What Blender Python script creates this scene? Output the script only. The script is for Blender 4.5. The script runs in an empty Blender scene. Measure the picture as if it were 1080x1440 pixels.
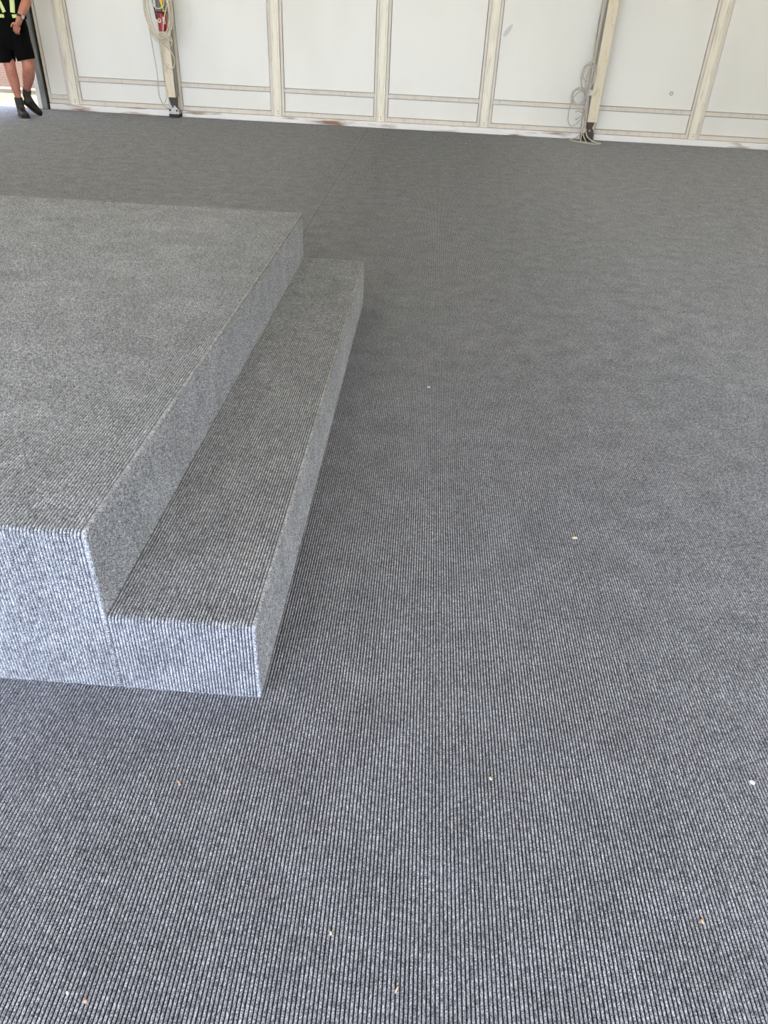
import bpy, bmesh, math, random
from mathutils import Vector, Matrix
random.seed(7)
PI = math.pi
scene = bpy.context.scene
C = scene.collection

# ------------------------------------------------------------------ camera
CAM_H = 1.1575
cam_d = bpy.data.cameras.new('camera')
cam = bpy.data.objects.new('camera', cam_d)
C.objects.link(cam)
Fv = Vector((-0.02552523, 0.81976388, -0.57213254))
Rv = Vector((0.99719999, 0.06112093, 0.04308612))
Dv = Vector((0.07028972, -0.56943078, -0.81902866))
M = Matrix.Identity(4)
for i in range(3):
    M[i][0] = Rv[i]; M[i][1] = -Dv[i]; M[i][2] = -Fv[i]
M[0][3], M[1][3], M[2][3] = 0.0, 0.0, CAM_H
cam.matrix_world = M
cam_d.sensor_fit = 'VERTICAL'
cam_d.sensor_height = 24.0
cam_d.lens = 1006.04 / 1440 * 24.0
cam_d.clip_start = 0.02
cam_d.clip_end = 200
scene.camera = cam

# ------------------------------------------------------------------ world, sun, exposure
w = bpy.data.worlds.new('World'); scene.world = w
w.use_nodes = True
bgn = w.node_tree.nodes['Background']
bgn.inputs['Color'].default_value = (0.74, 0.82, 1.0, 1)
bgn.inputs['Strength'].default_value = 1.0
sun_d = bpy.data.lights.new('sun', 'SUN')
sun_d.energy = 2.2
sun_d.angle = math.radians(1.0)
sun_d.color = (1.0, 0.93, 0.80)
sun = bpy.data.objects.new('sun', sun_d); C.objects.link(sun)
sun.rotation_euler = Vector((0.55, 0.03, -0.83)).to_track_quat('-Z', 'Y').to_euler()
sun.location = (-6, 0, 12)
vs = scene.view_settings
vs.view_transform = 'Standard'; vs.look = 'None'; vs.gamma = 1.0
vs.use_curve_mapping = False
vs.exposure = 3.36
try: scene.cycles.denoising_prefilter = 'NONE'
except Exception: pass

# ------------------------------------------------------------------ materials
def lin(r, g, b):
    f = lambda c: (c / 255 / 12.92) if c / 255 <= 0.04045 else ((c / 255 + 0.055) / 1.055) ** 2.4
    return (f(r), f(g), f(b), 1)

def mat(name, col, rough=0.6, metal=0.0, noise=None, bump=None, spec=0.5):
    """noise=(scale, other colour, low, high) mixes wear in; bump=(scale, strength, distance)"""
    m = bpy.data.materials.new(name); m.use_nodes = True
    nt = m.node_tree; b = nt.nodes['Principled BSDF']
    b.inputs['Base Color'].default_value = col
    b.inputs['Roughness'].default_value = rough
    b.inputs['Metallic'].default_value = metal
    b.inputs['Specular IOR Level'].default_value = spec
    tc = nt.nodes.new('ShaderNodeTexCoord')
    if noise:
        n = nt.nodes.new('ShaderNodeTexNoise'); n.inputs['Detail'].default_value = 6
        mp = nt.nodes.new('ShaderNodeMapping')
        s = noise[0]
        mp.inputs['Scale'].default_value = s if isinstance(s, tuple) else (s, s, s)
        n.inputs['Scale'].default_value = 1.0
        nt.links.new(tc.outputs['Object'], mp.inputs[0]); nt.links.new(mp.outputs[0], n.inputs['Vector'])
        r = nt.nodes.new('ShaderNodeValToRGB')
        r.color_ramp.elements[0].position = noise[2]; r.color_ramp.elements[0].color = col
        r.color_ramp.elements[1].position = noise[3]; r.color_ramp.elements[1].color = noise[1]
        nt.links.new(n.outputs['Fac'], r.inputs[0]); nt.links.new(r.outputs[0], b.inputs['Base Color'])
    if bump:
        n2 = nt.nodes.new('ShaderNodeTexNoise'); n2.inputs['Scale'].default_value = bump[0]
        nt.links.new(tc.outputs['Object'], n2.inputs['Vector'])
        bp = nt.nodes.new('ShaderNodeBump'); bp.inputs['Strength'].default_value = bump[1]
        bp.inputs['Distance'].default_value = bump[2]
        nt.links.new(n2.outputs['Fac'], bp.inputs['Height']); nt.links.new(bp.outputs[0], b.inputs['Normal'])
    return m

def carpet_mat(name, dark, mid, light, blotch=0.19, soil=None):
    """heathered yarn: fine flecks of dark and light fibre, coarser mottling, soft patches; soil = dust colour trodden in"""
    m = bpy.data.materials.new(name); m.use_nodes = True
    nt = m.node_tree; N = nt.nodes; L = nt.links
    b = N['Principled BSDF']
    b.inputs['Roughness'].default_value = 0.95
    b.inputs['Specular IOR Level'].default_value = 0.1
    b.inputs['Sheen Weight'].default_value = 0.12; b.inputs['Sheen Roughness'].default_value = 0.45
    tc = N.new('ShaderNodeTexCoord')
    def noise(scale, detail, rough):
        n = N.new('ShaderNodeTexNoise'); n.inputs['Scale'].default_value = scale; n.inputs['Detail'].default_value = detail
        n.inputs['Roughness'].default_value = rough
        L.new(tc.outputs['Object'], n.inputs['Vector']); return n
    n = noise(430, 2.0, 0.8)
    nm = noise(110, 2.0, 0.6)
    mx = N.new('ShaderNodeMath'); mx.operation = 'MULTIPLY_ADD'
    mx.inputs[1].default_value = 0.34
    L.new(nm.outputs['Fac'], mx.inputs[0])
    sc = N.new('ShaderNodeMath'); sc.operation = 'SUBTRACT'; sc.inputs[1].default_value = 0.17
    L.new(n.outputs['Fac'], sc.inputs[0]); L.new(sc.outputs[0], mx.inputs[2])
    r = N.new('ShaderNodeValToRGB')
    e = r.color_ramp.elements
    e[0].position = 0.34; e[0].color = dark
    e[1].position = 0.66; e[1].color = light
    x = e.new(0.5); x.color = mid
    L.new(mx.outputs[0], r.inputs[0])
    n2 = noise(9, 5, 0.7)
    mr = N.new('ShaderNodeMapRange')
    mr.inputs[1].default_value = 0.3; mr.inputs[2].default_value = 0.7
    mr.inputs[3].default_value = 1 - blotch; mr.inputs[4].default_value = 1 + blotch
    L.new(n2.outputs['Fac'], mr.inputs[0])
    hs = N.new('ShaderNodeHueSaturation')
    L.new(r.outputs[0], hs.inputs['Color']); L.new(mr.outputs[0], hs.inputs['Value'])
    out = hs.outputs[0]
    L.new(out, b.inputs['Base Color'])
    bp = N.new('ShaderNodeBump'); bp.inputs['Strength'].default_value = 0.8; bp.inputs['Distance'].default_value = 0.002
    L.new(n.outputs['Fac'], bp.inputs['Height']); L.new(bp.outputs[0], b.inputs['Normal'])
    return m

MT = {}
MT['carpet'] = carpet_mat('ribbed_carpet', (0.054, 0.060, 0.076, 1), (0.222, 0.232, 0.264, 1), (0.575, 0.590, 0.64, 1))
MT['backing_shaded'] = carpet_mat('carpet_backing_shaded', (0.003, 0.004, 0.011, 1), (0.008, 0.010, 0.024, 1), (0.03, 0.034, 0.058, 1))  # navy weave between the ribs, darkened further with painted-in groove shade
MT['stage_carpet'] = carpet_mat('stage_carpet', (0.066, 0.070, 0.084, 1), (0.268, 0.280, 0.306, 1), (0.67, 0.69, 0.73, 1))
MT['stage_backing_shaded'] = carpet_mat('stage_carpet_backing_shaded', (0.006, 0.007, 0.014, 1), (0.022, 0.025, 0.040, 1), (0.08, 0.085, 0.115, 1))  # navy weave of the stage ribs, groove shade painted into its colour
MT['core'] = mat('plywood', lin(120, 95, 65), 0.8, noise=((3, 40, 3), lin(90, 68, 45), 0.35, 0.7))
MT['subfloor'] = mat('dark_underlay', lin(38, 38, 40), 0.9, noise=(30, lin(25, 25, 26), 0.3, 0.7))
MT['panel'] = mat('white_panel', lin(238, 237, 229), 0.45, noise=((1.5, 1.5, 0.6), lin(231, 229, 219), 0.4, 0.75))
MT['frame'] = mat('cream_frame', lin(222, 214, 202), 0.5, noise=((25, 25, 6), lin(202, 194, 180), 0.5, 0.8))
MT['post'] = mat('cream_post', lin(240, 234, 216), 0.45, noise=((40, 40, 5), lin(203, 194, 172), 0.52, 0.85))
MT['gap'] = mat('dark_gap', lin(42, 38, 33), 0.9)
MT['sill'] = mat('white_sill', lin(240, 238, 234), 0.5, noise=((2.2, 8, 16), lin(140, 108, 76), 0.54, 0.72))
MT['jamb_white'] = mat('jamb_white', lin(235, 232, 226), 0.5, noise=(20, lin(215, 210, 200), 0.5, 0.8))
MT['jamb_grey'] = mat('jamb_grey', lin(128, 128, 124), 0.45, 0.3, noise=((30, 30, 4), lin(100, 100, 97), 0.4, 0.7))
MT['leg'] = mat('leg_cream', lin(226, 214, 188), 0.5, noise=((30, 30, 8), lin(180, 165, 138), 0.55, 0.85))
MT['leg_alu'] = mat('leg_aluminium', lin(150, 146, 134), 0.45, 0.35, noise=((30, 30, 6), lin(120, 116, 104), 0.45, 0.75))
MT['steel'] = mat('galvanised_steel', lin(208, 204, 200), 0.4, 0.35, noise=(60, lin(160, 152, 148), 0.45, 0.7))
MT['steel_dark'] = mat('dark_steel', lin(78, 73, 68), 0.55, 0.3, noise=(50, lin(58, 50, 44), 0.4, 0.7))
MT['steel_brown'] = mat('brown_steel', lin(92, 80, 70), 0.6, 0.2, noise=(50, lin(60, 48, 40), 0.4, 0.7))
MT['black'] = mat('black_rubber', lin(22, 22, 24), 0.6, noise=(60, lin(34, 34, 36), 0.4, 0.7))
MT['bolt'] = mat('bolt_steel', lin(60, 55, 52), 0.4, 0.6)
MT['brass'] = mat('worn_bolt', lin(170, 130, 110), 0.4, 0.5)
MT['rope'] = mat('cream_cable', lin(222, 212, 192), 0.6, noise=(80, lin(195, 184, 162), 0.4, 0.7), bump=(400, 0.3, 0.002))
MT['rope_grey'] = mat('grey_cable', lin(205, 200, 190), 0.6, noise=(80, lin(170, 164, 152), 0.4, 0.7), bump=(400, 0.3, 0.002))
MT['tie'] = mat('white_tie', lin(240, 238, 230), 0.5)
MT['red'] = mat('red_paint', lin(165, 18, 28), 0.35, noise=(40, lin(140, 12, 22), 0.4, 0.7))
MT['grey_body'] = mat('grey_body', lin(112, 106, 104), 0.5, noise=(90, lin(92, 86, 84), 0.4, 0.7))
MT['yellow'] = mat('yellow_strap', lin(226, 200, 20), 0.5)
MT['sticker'] = mat('cream_sticker', lin(225, 214, 180), 0.5)
MT['sticker_dark'] = mat('sticker_print', lin(120, 100, 72), 0.5)
MT['tag'] = mat('white_tag', lin(225, 215, 215), 0.5)
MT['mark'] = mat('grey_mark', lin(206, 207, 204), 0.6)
MT['scuff'] = mat('scuff', lin(222, 221, 214), 0.6)
MT['mark_dark'] = mat('dark_mark', lin(170, 165, 160), 0.6)
MT['skin'] = mat('skin', lin(190, 128, 104), 0.5, noise=(14, lin(170, 108, 86), 0.4, 0.7))
MT['shirt'] = mat('black_fabric', lin(9, 8, 8), 0.9, noise=(40, lin(15, 13, 13), 0.4, 0.7), spec=0.15, bump=(60, 0.3, 0.004))
MT['shorts'] = mat('black_shorts', lin(5, 5, 5), 0.9, noise=(40, lin(9, 8, 9), 0.4, 0.7), spec=0.12, bump=(40, 0.4, 0.005))
MT['lime'] = mat('lime_reflective', lin(214, 236, 130), 0.45)
MT['silver'] = mat('silver_tape', lin(225, 228, 205), 0.35)
MT['sock'] = mat('grey_sock', lin(58, 53, 50), 0.9, bump=(200, 0.4, 0.002))
MT['shoe'] = mat('dark_shoe', lin(24, 22, 21), 0.7, noise=(60, lin(40, 36, 33), 0.4, 0.7), spec=0.25)
MT['sole'] = mat('black_sole', lin(22, 20, 20), 0.7)
MT['hair'] = mat('brown_hair', lin(60, 42, 30), 0.7, bump=(90, 0.5, 0.004))
MT['eye'] = mat('eye_white', lin(235, 232, 228), 0.3)
MT['iris'] = mat('iris', lin(50, 36, 26), 0.3)
MT['ground'] = mat('dry_ground', lin(128, 112, 84), 0.9, noise=(3, lin(98, 90, 58), 0.4, 0.65))
MT['asphalt'] = mat('grey_asphalt', lin(120, 122, 126), 0.9, noise=(40, lin(95, 97, 100), 0.4, 0.65))
MT['kerb'] = mat('pale_kerb', lin(120, 116, 108), 0.8)
MT['chip'] = mat('wood_chip', lin(212, 194, 160), 0.7)
MT['splinter'] = mat('orange_splinter', lin(205, 160, 120), 0.7)
MT['lint'] = mat('white_lint', lin(205, 207, 210), 0.8)

def fabric_mat():
    m = bpy.data.materials.new('roof_fabric'); m.use_nodes = True
    nt = m.node_tree; N = nt.nodes; L = nt.links
    for n in list(N): N.remove(n)
    o = N.new('ShaderNodeOutputMaterial')
    d = N.new('ShaderNodeBsdfDiffuse'); d.inputs['Color'].default_value = (0.77, 0.75, 0.68, 1)
    t = N.new('ShaderNodeBsdfTranslucent'); t.inputs['Color'].default_value = (0.88, 0.735, 0.40, 1)
    mx = N.new('ShaderNodeMixShader'); mx.inputs[0].default_value = 0.052
    L.new(d.outputs[0], mx.inputs[1]); L.new(t.outputs[0], mx.inputs[2]); L.new(mx.outputs[0], o.inputs[0])
    return m
MT['roof'] = fabric_mat()

def brick_mat():
    m = bpy.data.materials.new('pink_brick'); m.use_nodes = True
    nt = m.node_tree; b = nt.nodes['Principled BSDF']
    b.inputs['Roughness'].default_value = 0.9
    tc = nt.nodes.new('ShaderNodeTexCoord')
    mp = nt.nodes.new('ShaderNodeMapping'); mp.inputs['Rotation'].default_value = (PI / 2, 0, 0)
    br = nt.nodes.new('ShaderNodeTexBrick')
    br.inputs['Scale'].default_value = 1.0
    br.inputs['Brick Width'].default_value = 0.085; br.inputs['Row Height'].default_value = 0.03
    br.inputs['Mortar Size'].default_value = 0.006
    br.inputs['Color1'].default_value = lin(138, 104, 92)
    br.inputs['Color2'].default_value = lin(128, 104, 92)
    br.inputs['Mortar'].default_value = lin(136, 122, 110)
    nt.links.new(tc.outputs['Object'], mp.inputs[0]); nt.links.new(mp.outputs[0], br.inputs['Vector'])
    nt.links.new(br.outputs['Color'], b.inputs['Base Color'])
    return m
MT['brick'] = brick_mat()

# ------------------------------------------------------------------ helpers
def tag(o, label=None, cat=None, group=None, kind=None):
    if label: o['label'] = label
    if cat: o['category'] = cat
    if group: o['group'] = group
    if kind: o['kind'] = kind
    return o

def world_loc(o):
    v = Vector((0, 0, 0))
    while o:
        v += Vector(o.location); o = o.parent
    return v

def link(name, me, m, parent=None, base=None):
    """world-space mesh -> object; its origin goes to the parent's origin or to base"""
    off = world_loc(parent) if parent else Vector(base or (0, 0, 0))
    if off.length > 0: me.transform(Matrix.Translation(-off))
    for x in (m if isinstance(m, (list, tuple)) else [m]): me.materials.append(x)
    o = bpy.data.objects.new(name, me); C.objects.link(o)
    if parent: o.parent = parent
    elif base: o.location = base
    return o

def empty(name, loc):
    o = bpy.data.objects.new(name, None); C.objects.link(o); o.location = loc
    o.empty_display_size = 0.1
    return o

def bm_obj(name, bm, m, parent=None, base=None, smooth=False, sharp=None):
    me = bpy.data.meshes.new(name)
    bmesh.ops.recalc_face_normals(bm, faces=bm.faces)
    if smooth:
        for f in bm.faces: f.smooth = True
    bm.to_mesh(me); bm.free()
    if smooth and sharp: me.set_sharp_from_angle(angle=math.radians(sharp))
    return link(name, me, m, parent, base)

def box(bm, x0, x1, y0, y1, z0, z1, bev=0.0):
    vs = [bm.verts.new((x, y, z)) for z in (z0, z1) for y in (y0, y1) for x in (x0, x1)]
    fs = []
    for q in ((0, 1, 3, 2), (4, 6, 7, 5), (0, 4, 5, 1), (2, 3, 7, 6), (0, 2, 6, 4), (1, 5, 7, 3)):
        fs.append(bm.faces.new([vs[i] for i in q]))
    if bev > 0:
        es = list({e for f in fs for e in f.edges})
        bmesh.ops.bevel(bm, geom=es, offset=bev, segments=2, affect='EDGES', profile=0.5)

def box_obj(name, b, m, parent=None, bev=0.0, base=None):
    bm = bmesh.new(); box(bm, *b, bev=bev)
    return bm_obj(name, bm, m, parent, base)

def prism(bm, poly, axis, a0, a1):
    """extrude a 2D polygon along axis ('x','y','z')"""
    def P(p, a):
        return {'x': (a, p[0], p[1]), 'y': (p[0], a, p[1]), 'z': (p[0], p[1], a)}[axis]
    A = [bm.verts.new(P(p, a0)) for p in poly]; B = [bm.verts.new(P(p, a1)) for p in poly]
    n = len(poly)
    bm.faces.new(A[::-1]); bm.faces.new(B)
    for i in range(n): bm.faces.new((A[i], A[(i + 1) % n], B[(i + 1) % n], B[i]))

def catmull(pts, k=6, closed=False):
    P = [Vector(p) for p in pts]; n = len(P); out = []
    rng = range(n) if closed else range(n - 1)
    for i in rng:
        if closed: a, b, c, d = P[(i - 1) % n], P[i], P[(i + 1) % n], P[(i + 2) % n]
        else: a, b, c, d = P[max(i - 1, 0)], P[i], P[i + 1], P[min(i + 2, n - 1)]
        for j in range(k):
            t = j / k
            out.append(0.5 * ((2 * b) + (c - a) * t + (2 * a - 5 * b + 4 * c - d) * t * t + (3 * b - a - 3 * c + d) * t ** 3))
    if not closed: out.append(P[-1])
    return out

def tube(bm, pts, r, n=6, closed=False, k=6, cap=True):
    Q = catmull(pts, k, closed) if k > 1 else [Vector(p) for p in pts]
    m = len(Q); rings = []; ref = Vector((0.13, 0.97, 0.21)).normalized()
    for i, p in enumerate(Q):
        t = (Q[(i + 1) % m] - Q[i - 1]) if closed else (Q[min(i + 1, m - 1)] - Q[max(i - 1, 0)])
        t = t.normalized() if t.length > 1e-9 else Vector((0, 0, 1))
        u = (ref - t * ref.dot(t))
        u = u.normalized() if u.length > 1e-6 else t.orthogonal().normalized()
        v = t.cross(u); ref = u
        rr = r[min(i, len(r) - 1)] if isinstance(r, (list, tuple)) else r
        rings.append([bm.verts.new(p + rr * (math.cos(2 * PI * j / n) * u + math.sin(2 * PI * j / n) * v)) for j in range(n)])
    for i in range(m if closed else m - 1):
        a, b = rings[i], rings[(i + 1) % m]
        for j in range(n): bm.faces.new((a[j], a[(j + 1) % n], b[(j + 1) % n], b[j]))
    if cap and not closed:
        bm.faces.new(rings[0][::-1]); bm.faces.new(rings[-1])

def loft(bm, rings, n=20, cap=True):
    """rings: (centre, rx vector, ry vector) ellipses"""
    R = []
    for c, u, v in rings:
        c, u, v = Vector(c), Vector(u), Vector(v)
        R.append([bm.verts.new(c + math.cos(2 * PI * j / n) * u + math.sin(2 * PI * j / n) * v) for j in range(n)])
    for a, b in zip(R[:-1], R[1:]):
        for j in range(n): bm.faces.new((a[j], a[(j + 1) % n], b[(j + 1) % n], b[j]))
    if cap: bm.faces.new(R[0][::-1]); bm.faces.new(R[-1])

def cyl(bm, c, axis, r, h, n=20, r2=None):
    a = Vector(axis).normalized(); u = a.orthogonal().normalized(); v = a.cross(u); c = Vector(c)
    r2 = r if r2 is None else r2
    loft(bm, [(c, u * r, v * r), (c + a * h, u * r2, v * r2)], n)

# ------------------------------------------------------------------ ribbed carpet
PITCH = 0.0064
RIB_H = 0.0050
PROFILE = [(0.0, 0.0), (0.15, 0.40), (0.28, 0.86), (0.50, 1.0), (0.72, 0.86), (0.85, 0.40)]

def rib_mesh(name, path, U, u0, u1, height=RIB_H):
    """path: list of (point, normal); ribs run along the path and repeat along U from u0 to u1"""
    n = max(1, int(round((u1 - u0) / PITCH))); U = Vector(U)
    us = []
    for i in range(n):
        for a, h in PROFILE: us.append((u0 + (i + a) * PITCH, h * height, a))
    us.append((u0 + n * PITCH, 0.0, 0.0))
    verts = []; K = len(us)
    for p, nn in path:
        p = Vector(p); nn = Vector(nn)
        for u, h, _ in us:
            q = p + U * u + nn * h; verts.append((q.x, q.y, q.z))
    faces = []; mi = []
    flip = Vector(path[1][0]) - Vector(path[0][0])
    ok = U.cross(flip).dot(Vector(path[0][1])) > 0
    L6 = len(PROFILE)
    for s in range(len(path) - 1):
        a = s * K; b = a + K
        for i in range(K - 1):
            faces.append((a + i, a + i + 1, b + i + 1, b + i) if ok else (a + i, b + i, b + i + 1, a + i + 1))
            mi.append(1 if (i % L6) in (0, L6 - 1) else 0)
    me = bpy.data.meshes.new(name); me.from_pydata(verts, [], faces)
    me.polygons.foreach_set('material_index', mi)
    me.polygons.foreach_set('use_smooth', [True] * len(faces))
    return me
CARP = [MT['carpet'], MT['backing_shaded']]
STAGE = [MT['stage_carpet'], MT['stage_backing_shaded']]

# ------------------------------------------------------------------ floor
FX0, FX1, FY0, FY1 = -8.0, 7.2, -2.9, 9.90
floor = box_obj('floor', (FX0, FX1, FY0, FY1, -0.06, -RIB_H - 0.001), MT['subfloor'])
tag(floor, 'dark floor deck covered in ribbed grey carpet strips', None, kind='structure')
SEAM = -0.743
def strip(x0, x1, ya=FY0, yb=FY1):
    ys = [ya + (yb - ya) * i / 18 for i in range(19)]
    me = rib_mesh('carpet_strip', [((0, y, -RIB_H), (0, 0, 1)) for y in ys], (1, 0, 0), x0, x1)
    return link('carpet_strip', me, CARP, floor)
W4 = PITCH * 620
strip(SEAM + 0.001, SEAM + 0.001 + W4)
strip(SEAM + 0.002 + W4, FX1)
strip(SEAM - 0.001 - W4, SEAM - 0.001, 2.0)
strip(FX0, SEAM - 0.002 - W4, 2.0)
strip(SEAM + 0.001 - W4, SEAM + 0.001, FY0, 1.998)
strip(FX0, SEAM - W4, FY0, 1.998)

# ------------------------------------------------------------------ stage platform and its step
PX, SX, YF, YB, HP, HS = -0.5464, -0.2603, 0.9661, 3.4187, 0.3932, 0.1963
PLEFT = -3.4
def unit(name, x0, x1, h, label, cat):
    root = empty(name, ((x0 + x1) / 2, (YF + YB) / 2, 0))
    tag(root, label, cat)
    t = RIB_H
    box_obj('core', (x0 + 0.004, x1 - t - 0.001, YF + t + 0.001, YB - t - 0.001, 0.0, h - t - 0.001), MT['core'], root)
    # sheet that covers the top and folds down over the front
    r = 0.012; path = []
    for i in range(9): path.append(((0, YB - (YB - YF - r) * i / 8, h - t), (0, 0, 1)))
    for i in range(1, 7):
        a = PI / 2 * i / 6
        path.append(((0, YF + r - (r - t) * math.sin(a), h - r + (r - t) * math.cos(a)), (0, -math.sin(a), math.cos(a))))
    for i in range(1, 5): path.append(((0, YF + t, h - r - (h - r) * i / 4), (0, -1, 0)))
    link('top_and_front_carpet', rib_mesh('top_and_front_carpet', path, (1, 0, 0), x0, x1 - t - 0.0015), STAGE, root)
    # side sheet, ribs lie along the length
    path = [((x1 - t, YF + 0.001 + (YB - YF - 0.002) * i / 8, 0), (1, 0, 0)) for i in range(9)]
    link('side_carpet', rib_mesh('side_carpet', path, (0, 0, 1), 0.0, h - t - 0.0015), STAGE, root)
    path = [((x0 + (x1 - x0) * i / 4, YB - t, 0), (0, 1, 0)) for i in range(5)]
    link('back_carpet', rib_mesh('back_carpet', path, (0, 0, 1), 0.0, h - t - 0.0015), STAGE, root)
    # rolled yarn along the long top edge and down the front corner
    bm = bmesh.new(); q = 0.0048
    pts = [(x1 - q, YB - 0.001, h - q), (x1 - q, YF + 0.012, h - q)]
    for a in (15, 30, 45, 60, 75): pts.append((x1 - q, YF + 0.012 - 0.0077 * math.sin(math.radians(a)), h - 0.012 + 0.0077 * math.cos(math.radians(a))))
    zl = HS if h > HS else 0.0
    pts += [(x1 - q, YF + q, h - 0.012), (x1 - q, YF + q, zl + 0.012), (x1 - q, YF + q, zl + 0.001)]
    rr = [q] * (len(pts) - 1) + [q]
    if zl: pts += [(x1 - q, YF + q, zl - 0.02), (x1 - q, YF + q, 0.001)]; rr += [0.0033, 0.0031]
    tube(bm, pts, rr, 10, k=1)
    bm_obj('edge_roll', bm, MT['stage_carpet'], root, smooth=True)
    # looped yarn ends along the cut front corner
    bm = bmesh.new(); z = 0.004 if h <= HS else HS - 0.01
    while z < h - 0.004:
        s = random.uniform(0.0014, 0.0024)
        mtx = Matrix.Translation((x1 - 0.003 + random.uniform(-0.001, 0.0005), YF + random.uniform(0.0002, 0.002), z)) @ Matrix.Diagonal((s, s * 1.2, s * 0.9, 1))
        bmesh.ops.create_icosphere(bm, subdivisions=1, radius=1, matrix=mtx)
        z += random.uniform(0.0032, 0.005)
    fr = bm_obj('frayed_edge', bm, MT['stage_carpet'], root, smooth=True)
    fr['kind'] = 'stuff'
    return root
unit('stage_platform', PLEFT, PX, HP, 'large carpeted stage platform, upper level above the lower step', 'stage')
unit('stage_step', PX + 0.001, SX, HS, 'low narrow carpeted step running along the stage platform', 'step')

# ------------------------------------------------------------------ back wall
YW = 9.835
TOP = 2.75
DX0, DX1, DZ = -7.20, -4.80, 2.55          # doorway
wall = bpy.data.meshes.new('wall_back')
bm = bmesh.new()
box(bm, FX0, DX0, YW + 0.035, YW + 0.06, 0, 3.0)
box(bm, DX1, FX1, YW + 0.035, YW + 0.06, 0, 3.0)
box(bm, DX0, DX1, YW + 0.035, YW + 0.06, DZ, 3.0)
wall = bm_obj('wall_back', bm, MT['gap'])
tag(wall, 'white panelled tent wall with cream uprights and rails', None, kind='structure')
CX = [-3.10 + 1.25 * i for i in range(-3, 9)]
LEGS = (-3.10, 1.90)
MZ0, MZ1, BZ0, BZ1, SZ = 0.318, 0.360, 0.070, 0.114, 0.066
def bolt_head(parent, x, y, z, r=0.005, m='bolt'):
    bm = bmesh.new(); cyl(bm, (x, y, z), (0, -1, 0), r, 0.004, 8)
    return bm_obj('bolt', bm, MT[m], parent)
posts = {}
for c in CX:
    if c < FX0 + 0.1 or c > FX1 - 0.1: continue
    if DX0 - 0.05 < c < DX1 + 0.05: continue
    w_ = 0.05
    bm = bmesh.new()
    # extruded profile: flat face with two shallow grooves and rounded edges
    y0 = YW - 0.028
    poly = [(c - w_, YW + 0.03), (c - w_, y0 + 0.006), (c - w_ + 0.006, y0), (c - w_ + 0.016, y0), (c - w_ + 0.018, y0 + 0.004), (c - w_ + 0.021, y0 + 0.004), (c - w_ + 0.023, y0),
            (c + w_ - 0.023, y0), (c + w_ - 0.021, y0 + 0.004), (c + w_ - 0.018, y0 + 0.004), (c + w_ - 0.016, y0), (c + w_ - 0.006, y0), (c + w_, y0 + 0.006), (c + w_, YW + 0.03)]
    prism(bm, poly, 'z', SZ + 0.002, TOP)
    posts[c] = bm_obj('upright_post', bm, MT['post'], wall)
    if c not in LEGS:
        bolt_head(posts[c], c + 0.004, y0, 0.095); bolt_head(posts[c], c + 0.004, y0, 0.118)
edges = [(FX0, 'end')] + [(c, 'post') for c in CX if c < DX0 and c > FX0 + 0.1] + [(DX0 - 0.06, 'end')]
bays = []
def add_bays(lst):
    for (a, ka), (b, kb) in zip(lst[:-1], lst[1:]):
        bays.append((a + (0.053 if ka == 'post' else 0.0), b - (0.053 if kb == 'post' else 0.0)))
add_bays(edges)
add_bays([(-4.675, 'end')] + [(c, 'post') for c in CX if c > DX1 and c < FX1 - 0.1] + [(FX1, 'end')])
for (a, b) in bays:
    narrow = (b - a) < 0.5
    st = 0.030
    fy = YW - 0.012
    for s in (0, 1):
        x0 = a if s == 0 else b - st
        box_obj('stile', (x0, x0 + st, fy, YW + 0.03, BZ0, TOP), MT['frame'], wall, bev=0.0025)
    x0, x1 = a + st + 0.0015, b - st - 0.0015
    box_obj('rail', (x0, x1, fy + 0.001, YW + 0.03, BZ0, BZ1), MT['frame'], wall, bev=0.0025)
    if not narrow:
        box_obj('rail', (x0, x1, fy + 0.001, YW + 0.03, MZ0, MZ1), MT['frame'], wall, bev=0.0025)
    box_obj('rail', (x0, x1, fy + 0.001, YW + 0.03, TOP - 0.05, TOP), MT['frame'], wall, bev=0.0025)
    g = 0.005
    if narrow:
        box_obj('panel', (x0 + g, x1 - g, YW, YW + 0.03, BZ1 + 0.05, TOP - 0.05 - g), MT['panel'], wall)
        box_obj('rail', (x0, x1, fy + 0.001, YW + 0.03, BZ1 + 0.003, BZ1 + 0.047), MT['frame'], wall, bev=0.0025)
    else:
        box_obj('panel', (x0 + g, x1 - g, YW, YW + 0.03, BZ1 + g, MZ0 - g), MT['panel'], wall)
        box_obj('panel', (x0 + g, x1 - g, YW, YW + 0.03, MZ1 + g, TOP - 0.05 - g), MT['panel'], wall)
box_obj('eave_beam', (FX0, FX1, YW - 0.012, YW + 0.06, TOP + 0.002, 3.0), MT['frame'], wall, bev=0.01)

# marks left on the panels
def flat_mark(name, pts, m):
    bm = bmesh.new(); prism(bm, pts, 'y', YW - 0.0012, YW + 0.001)
    return bm_obj(name, bm, MT[m], wall)
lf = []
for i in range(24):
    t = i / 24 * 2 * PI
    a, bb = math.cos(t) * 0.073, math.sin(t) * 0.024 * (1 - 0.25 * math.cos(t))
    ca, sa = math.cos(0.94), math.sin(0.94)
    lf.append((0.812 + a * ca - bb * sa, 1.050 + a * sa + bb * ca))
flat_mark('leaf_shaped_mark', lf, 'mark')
bm = bmesh.new()
for k in range(6):
    a = k * PI / 3
    cx, cz = 2.789 + 0.016 * math.cos(a), 0.525 + 0.016 * math.sin(a)
    prism(bm, [(cx + 0.010 * math.cos(t), cz + 0.007 * math.sin(t)) for t in [j * PI / 4 for j in range(8)]], 'y', YW - 0.001, YW + 0.001)
bm_obj('flower_shaped_mark', bm, MT['mark_dark'], wall)

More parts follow.
